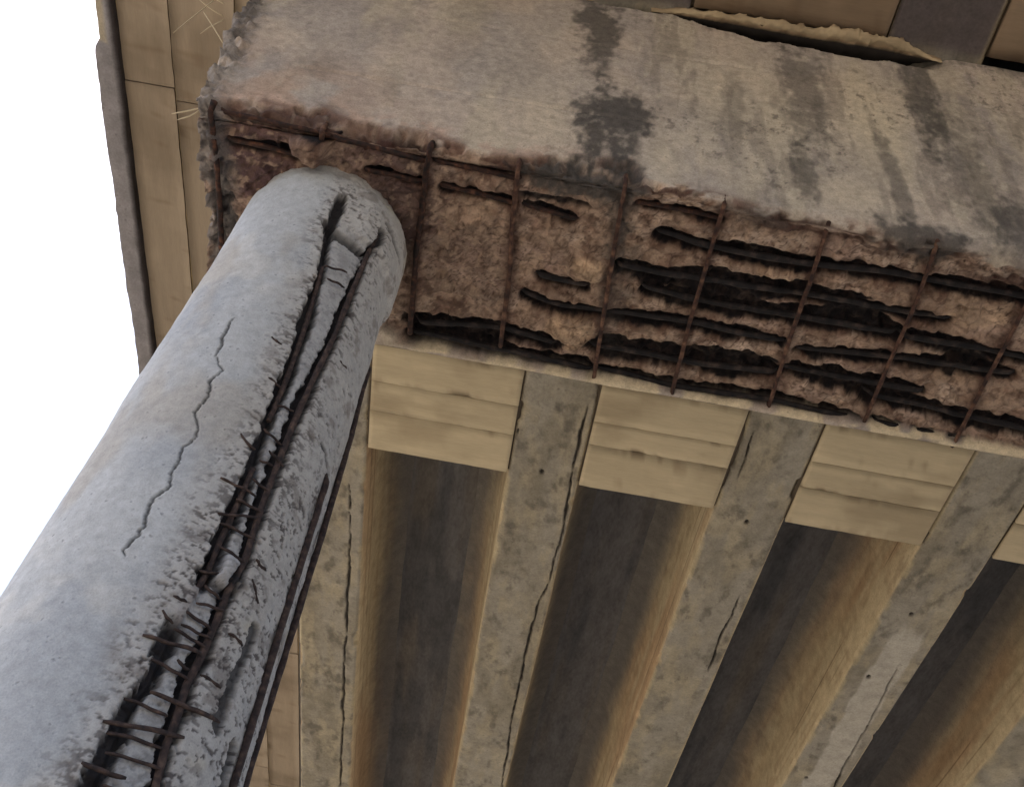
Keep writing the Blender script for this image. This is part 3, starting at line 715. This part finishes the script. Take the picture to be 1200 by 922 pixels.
def build_girder(k, gx, cracks, label, fine):
    half = girder_profile()
    nx = 52 if fine else 8
    flat = [(u, 0.0) for u in np.linspace(-GW + .012, GW - .012, nx)]
    pr = [(-a, b) for a, b in reversed(half)] + flat + half
    pr = np.array(pr)
    ys = np.r_[np.linspace(-9, 1.2, 12)[:-1], np.arange(1.2, 2.6, .03), np.linspace(2.63, 5.2, 12), np.arange(5.22, 13.2, .018 if fine else .1), np.linspace(13.3, 21, 14)]
    U = np.repeat(pr[:, 0][:, None], len(ys), 1); H = np.repeat(pr[:, 1][:, None], len(ys), 1)
    Y = np.repeat(ys[None, :], len(pr), 0)
    X = gx + U
    onsof = (H < .001)
    Z = GZ + H
    n = fbm(X * 5, Y * 5, H * 5, seed=3 + k)
    dz = np.zeros_like(X)
    dz += onsof * ((fbm(X * 3, Y * 1.5, k, seed=1) - .5) * .010 + (fbm(X * 14, Y * 14, k, seed=2) - .5) * .006)
    edge = np.abs(np.abs(U) - GW)
    chip = sstep(.62, .74, fbm(Y * 3.5, k * 7 + np.sign(U) * 3, seed=6, oct=4)) * sstep(.05, .0, edge) * (H < .05)
    dz += chip * .02
    dX = -np.sign(U) * chip * .018
    dX = dX + np.where(H > .02, (fbm(Y * 1.2, H * 3, k + np.sign(U), seed=12) - .5) * .016, 0)
    cr = np.zeros_like(X)
    for L in cracks:
        L2 = [(a, b) for a, b in L]
        dist, par = pdist(X + (fbm(Y * 3, k, seed=17, oct=5, gain=.6) - .5) * .05, Y, L2)
        w = .0012 + .0115 * np.clip(-.15 + 1.9 * fbm(par * 2.2, k, seed=15, oct=4, gain=.6), .05, 2) * sstep(0, .5, par) * sstep(0, .5, par.max() - par)
        v = sstep(w * 1.5, w * .4, dist + (fbm(X * 25, Y * 14, seed=16) - .5) * .014) * onsof * sstep(.0012, .004, w)
        cr = np.maximum(cr, v)
    dz += cr * .035
    # colour: grey-olive soffit, tan webs, mould creeping down from the slab
    c = np.tile(np.array([.275, .257, .22]), X.shape + (1,))
    c = mix(c, (.19, .17, .13), sstep(.36, .70, fbm(X * 4, Y * 1.2, k, seed=21, oct=6, gain=.6)) * .75)
    c = mix(c, (.34, .30, .22), sstep(.46, .72, fbm(X * 7, Y * 2.5, k, seed=22, oct=6, gain=.6)) * .7)
    c = mix(c, (.11, .10, .085), sstep(.52, .76, fbm(X * 10, Y * 6, k, seed=23, oct=6, gain=.65)) * .75)
    web = np.tile(np.array([.45, .375, .25]), X.shape + (1,))
    web = mix(web, (.39, .28, .175), sstep(.40, .64, fbm(Y * .3, H * 1.5, k * 3 + np.sign(U), seed=24)) * (.95 if True else 0))
    web = mix(web, (.48, .41, .28), sstep(.5, .7, fbm(Y * .8, H * 9, k * 5 + np.sign(U), seed=25)) * .6)
    web = mix(web, (.22, .14, .08), sstep(.56, .68, fbm(Y * .5, H * 22, k * 3 + np.sign(U), seed=26)) * .3)
    for hl in (.20, .34, .47):
        web = mix(web, (.13, .085, .05), .75 * sstep(.012, .004, np.abs(H - hl - (fbm(Y * .8, k * 3 + np.sign(U), seed=31) - .5) * .03)) * sstep(.40, .6, fbm(Y * .9, hl * 20 + np.sign(U), k, seed=32)))
    web = mix(web, (.20, .13, .08), .3 * sstep(.60, .72, fbm(Y * 6, H * 9, k * 3 + np.sign(U), seed=33, oct=5)))
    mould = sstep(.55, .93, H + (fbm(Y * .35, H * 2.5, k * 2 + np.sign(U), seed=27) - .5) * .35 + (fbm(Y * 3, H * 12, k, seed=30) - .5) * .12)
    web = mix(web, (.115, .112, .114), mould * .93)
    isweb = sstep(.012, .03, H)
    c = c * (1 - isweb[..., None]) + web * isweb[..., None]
    near = sstep(2.6, 2.5, Y) * (H < .02)
    c = mix(c, (.085, .072, .08), near * .9)
    c = mix(c, (.02, .018, .02), cr * .9)
    c = mix(c, (.40, .34, .22), sstep(.035, .0, edge) * (H < .04) * sstep(.45, .6, fbm(Y * 4, np.sign(U), k, seed=28)) * .6)
    if k == 3:
        pl = PALE + [[PALE[-1][0] - .02, 12.6]]
        dist, _ = pdist(X, Y, pl)
        pm = sstep(.17, .13, np.abs(X - np.interp(Y, [p[1] for p in pl], [p[0] for p in pl])) + (fbm(X * 9, Y * 4, seed=29, oct=5) - .5) * .10) * sstep(7.7, 8.0, Y + (fbm(X * 7, Y * 3, seed=35) - .5) * 1.0 + X - 3.7) * onsof
        c = mix(c, (.40, .38, .34), pm * .9)
    for (dx, dy) in DOTS:
        q = np.hypot(X - dx, (Y - dy) * .8)
        m = sstep(.026, .014, q) * onsof
        c = mix(c, (.03, .027, .025), m); dz = dz + m * .02
    V = np.stack([X + dX, Y, Z + dz], -1)
    # end caps are hidden at the far bearings
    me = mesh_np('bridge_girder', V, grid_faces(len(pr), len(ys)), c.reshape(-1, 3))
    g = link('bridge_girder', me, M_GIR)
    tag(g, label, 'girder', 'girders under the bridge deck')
    return g
GL = ['outermost grey concrete girder running down beside the round column',
      'grey concrete girder with a long crack, first one clear of the column',
      'grey concrete girder in the middle of the bays, with a short side crack',
      'concrete girder with a pale plastered strip and dark holes in its soffit',
      'girder at the right edge of the picture, mostly out of view',
      'farthest right girder of the deck, beyond the picture edge']
GC = [[GCR[4]], [GCR[0], GCR[5]], [GCR[1], GCR[2]], [GCR[3], GCR[6]], [], []]
for k in range(5):
    build_girder(k, GX[k], GC[k], GL[k], k < 4)

# ------------------------------------------------------------------ deck slab, edge beam, overhang boards
def build_deck():
    xs = np.r_[np.arange(-3.4, 4.8, .03), np.linspace(4.85, 9.4, 30)]
    ys = np.r_[np.linspace(-9, 1.2, 14)[:-1], np.arange(1.2, 15, .05), np.linspace(15.1, 21, 14)]
    X, Y = np.meshgrid(xs, ys, indexing='ij')
    dz = (fbm(X * 3, Y * 2, seed=1) - .5) * .006
    c = np.tile(np.array([.118, .117, .126]), X.shape + (1,))
    c = mix(c, (.125, .108, .09), sstep(.52, .7, fbm(X * 4, Y * .3, seed=2)) * .6)
    c = mix(c, (.072, .075, .086), sstep(.5, .68, fbm(X * 5, Y * .5, seed=3)) * .8)
    c = mix(c, (.40, .31, .18), sstep(-1.7, -1.9, X))
    V = np.stack([X, Y, DZ + dz], -1).reshape(-1, 3); n = len(V)
    F = grid_faces(len(xs), len(ys), flip=True)
    T = [(-3.4, -9, DZ + .26), (9.4, -9, DZ + .26), (9.4, 21, DZ + .26), (-3.4, 21, DZ + .26)]
    ny = len(ys); last = (len(xs) - 1) * ny
    F = np.vstack([F, [[n, n + 1, n + 2, n + 3], [0, last, n + 1, n], [last, last + ny - 1, n + 2, n + 1], [last + ny - 1, ny - 1, n + 3, n + 2], [ny - 1, 0, n, n + 3]]])
    V = np.vstack([V, T]); C = np.vstack([c.reshape(-1, 3), np.tile([.2, .2, .2], (4, 1))])
    deck = link('bridge_deck', mesh_np('bridge_deck', V, F, C), M_SLAB)
    tag(deck, 'dark mould-stained deck slab above the girders with a tan overhang on the left', 'bridge deck')
    # edge beam with a broken arris
    eys = np.r_[np.linspace(-9, 1, 12)[:-1], np.arange(1, 12, .025), np.linspace(12.1, 21, 12)]
    prof = [(-3.545, DZ + .26), (-3.545, DZ + .02), (-3.543, DZ - .068), (-3.535, DZ - .078), (-3.48, DZ - .078), (-3.42, DZ - .079), (-3.378, DZ - .077), (-3.37, DZ - .066), (-3.37, DZ + .03), (-3.365, DZ + .265)]
    V = []; C = []
    for j, y in enumerate(eys):
        for i, (px, pz) in enumerate(prof):
            f1 = float(fbm(np.array(y * 5), i * 1.7, seed=5, oct=4)) - .5
            f2 = float(fbm(np.array(y * 1.3), 3.0, seed=6)) - .5
            brk = float(sstep(3.95, 3.86, np.array(y + f1 * .1)))
            lo = 1 if 1 <= i <= 7 else 0
            xx = px + lo * (f1 * .030 + f2 * .02) + (brk * .03 if i <= 3 else 0)
            zz = pz + lo * f1 * .014 + (brk * .05 if 2 <= i <= 4 else 0)
            V.append((xx, y, zz))
            g = .20 + .08 * (float(fbm(np.array(y * 3), i * .9, seed=8)) - .4)
            C.append((g * .97, g * .95, g * 1.05) if not (brk > .5 and i < 5) else (.30, .27, .22))
            if i >= 6: C[-1] = (.05, .045, .05)
    F = grid_faces(len(eys), len(prof), flip=True)
    link('edge_beam', mesh_np('edge_beam', V, F, C), M_GIR, deck)
    link('parapet', box_mesh('parapet', -3.54, -3.30, -9, 21, DZ + .265, DZ + 1.1, .03, (.4, .38, .35)), M_GIR, deck)
    # boards of the overhang: strips along the bridge, each with its own joints
    rows = [(-3.362, -2.982), (-2.976, -2.50), (-2.492, -2.08)]
    for r, (a, b) in enumerate(rows):
        y = -3.0 + .9 * r
        while y < 15:
            ln = 2.9 + .9 * random.random()
            h = .014 + .008 * random.random()
            board(a + random.uniform(-.004, .004), b + random.uniform(-.004, .004), y, min(y + ln, 16) - .006, DZ - h, DZ + .012, deck, along='y', tone=(.275, .23, .18))
            y += ln
    return deck

def board(x0, x1, y0, y1, z0, z1, parent, along='x', tone=(.45, .385, .27)):
    """one form board's face: wavy long edges, slightly uneven underside"""
    long_x = along == 'x'
    n = max(4, int(((x1 - x0) if long_x else (y1 - y0)) / .035))
    m = 6
    sd = random.randint(0, 9999)
    ts = np.linspace(0, 1, n); ws = np.linspace(0, 1, m)
    T, W = np.meshgrid(ts, ws, indexing='ij')
    Lg = (x1 - x0) if long_x else (y1 - y0)
    e = (fbm(T * Lg * 6, np.round(W) * 9.0, sd * .37, seed=3, oct=4) - .5) * .012 * np.abs(W * 2 - 1) ** 3
    chip = sstep(.64, .76, fbm(T * Lg * 4, np.round(W) * 5.0, sd * .11, seed=4, oct=4)) * np.abs(W * 2 - 1) ** 6
    zb = z0 + (fbm(T * Lg * 2, W * 2, sd * .7, seed=5) - .5) * .006 + chip * .010
    if long_x:
        X = x0 + (x1 - x0) * T; Y = y0 + (y1 - y0) * W + e
    else:
        Y = y0 + (y1 - y0) * T; X = x0 + (x1 - x0) * W + e
    V = np.stack([X, Y, zb], -1).reshape(-1, 3)
    sh = .96 + .08 * random.random()
    c = np.tile(np.array(tone) * sh, X.shape + (1,))
    c = mix(c, np.array(tone) * np.array([.70, .68, .66]), sstep(.46, .70, fbm(X * 1.3 + 7, Y * 1.6, seed=6, oct=5)) * .8)
    c = mix(c, np.array(tone) * 1.18, sstep(.55, .7, fbm(T * Lg * 2.5, W * 6, sd * .4, seed=7)) * .5)
    c = mix(c, (.10, .07, .045), chip * .7)
    c = mix(c, (.13, .085, .05), sstep(.68, .76, fbm(X * 6, Y * 9, sd * .3, seed=8, oct=4)) * .35)
    C = c.reshape(-1, 3)
    F = grid_faces(n, m, flip=long_x is True)
    if long_x: F = grid_faces(n, m, flip=True)
    else: F = grid_faces(n, m)
    # rim up to z1
    idx = [i * m for i in range(n)] + [(n - 1) * m + j for j in range(1, m)] + [i * m + m - 1 for i in range(n - 2, -1, -1)] + [j for j in range(m - 2, 0, -1)]
    o = len(V)
    up = V[idx].copy(); up[:, 2] = z1
    V = np.vstack([V, up]); C = np.vstack([C, C[idx] * .8])
    q = len(idx)
    R = [(idx[k], idx[(k + 1) % q], o + (k + 1) % q, o + k) for k in range(q)]
    F = np.vstack([F, R])
    return link('board', mesh_np('board', V, F, C, smooth=False), M_BOARD if long_x else M_BOARDL, parent)

DECK = build_deck()

# ------------------------------------------------------------------ diaphragms between the girders
BAYN = ['beside the column', 'second from the column', 'third from the column', 'at the right edge']
def diaphragm(x0, x1, y0, y1, splits, label, group, tone=(.45, .385, .27)):
    me = box_mesh('end_diaphragm', x0 - .02, x1 + .02, y0, y1 - .02, GZ + .022, GZ + .40, 0, (.10, .08, .06))
    # upper part follows the haunches
    d = link('end_diaphragm', me, M_BOARD)
    mid = box_mesh('upper_block', x0 + .1, x1 - .1, y0 + .004, y1 - .026, GZ + .402, DZ + .03, 0, (.3, .24, .15))
    link('upper_block', mid, M_BOARD, d)
    tag(d, label, 'diaphragm', group)
    for a, b in zip(splits[:-1], splits[1:]):
        board(x0 + .008, x1 - .008, a + .0035, b - .0035, GZ - .004 + random.uniform(-.002, .002), GZ + .03, d, tone=tone)
    return d
for b in range(4):
    x0, x1 = GX[b] + GW + .012, GX[b + 1] - GW - .012
    diaphragm(x0, x1, YF + .03, 6.66, [YF + .05, 4.25, 4.72, 5.16, 5.52, 5.905 + (0, .012, .03, 0)[b], 6.215 + (.01, -.04, .02, 0)[b], 6.66],
              ['tan board-marked block closing the bay nearest the column, beyond the cap', 'tan board-marked block closing the second bay from the column, beyond the cap',
               'tan board-marked block closing the third bay from the column, beyond the cap', 'tan board-marked block closing the bay at the right picture edge, beyond the cap'][b], 'blocks closing the bays beyond the cap')
for b in range(1, 4):
    x0, x1 = GX[b] + GW + .012, GX[b + 1] - GW - .012
    diaphragm(x0, x1, 1.35, YN - .02, [1.36, 1.72, 2.1, YN - .04],
              ['', 'brown board-marked block above the cap on the near side, left of the dark girder', 'brown board-marked block above the cap on the near side, right of the dark girder', 'brown board-marked block over the near side of the cap, beyond the right picture edge'][b], 'blocks closing the bays on the near side', tone=(.27, .205, .145))

# ------------------------------------------------------------------ dry stalks rooted in the broken end of the cap
def build_stalks():
    M, t, p, N, L = nodes_of('dry_straw')
    n = N.new('ShaderNodeTexNoise'); n.inputs['Scale'].default_value = 60
    r = N.new('ShaderNodeValToRGB'); r.color_ramp.elements[0].color = (.30, .25, .17, 1); r.color_ramp.elements[1].color = (.55, .48, .34, 1)
    L.new(n.outputs['Fac'], r.inputs['Fac']); L.new(r.outputs[0], p.inputs['Base Color']); p.inputs['Roughness'].default_value = .8
    root = bpy.data.objects.new('dry_grass_tuft', None); COL.objects.link(root)
    tag(root, 'thin pale dry grass stalks growing out of the broken cap end', 'grass tuft')
    for k, P in enumerate(STALK):
        P = [(x, y + .03 * i * (-1) ** k, z) for i, (x, y, z) in enumerate(P)]
        tube('stalk', P, .0035, seed=120 + k, sides=5, rough=.15, step=.03, parent=root, mat=M, taper=(1, .35))
build_stalks()
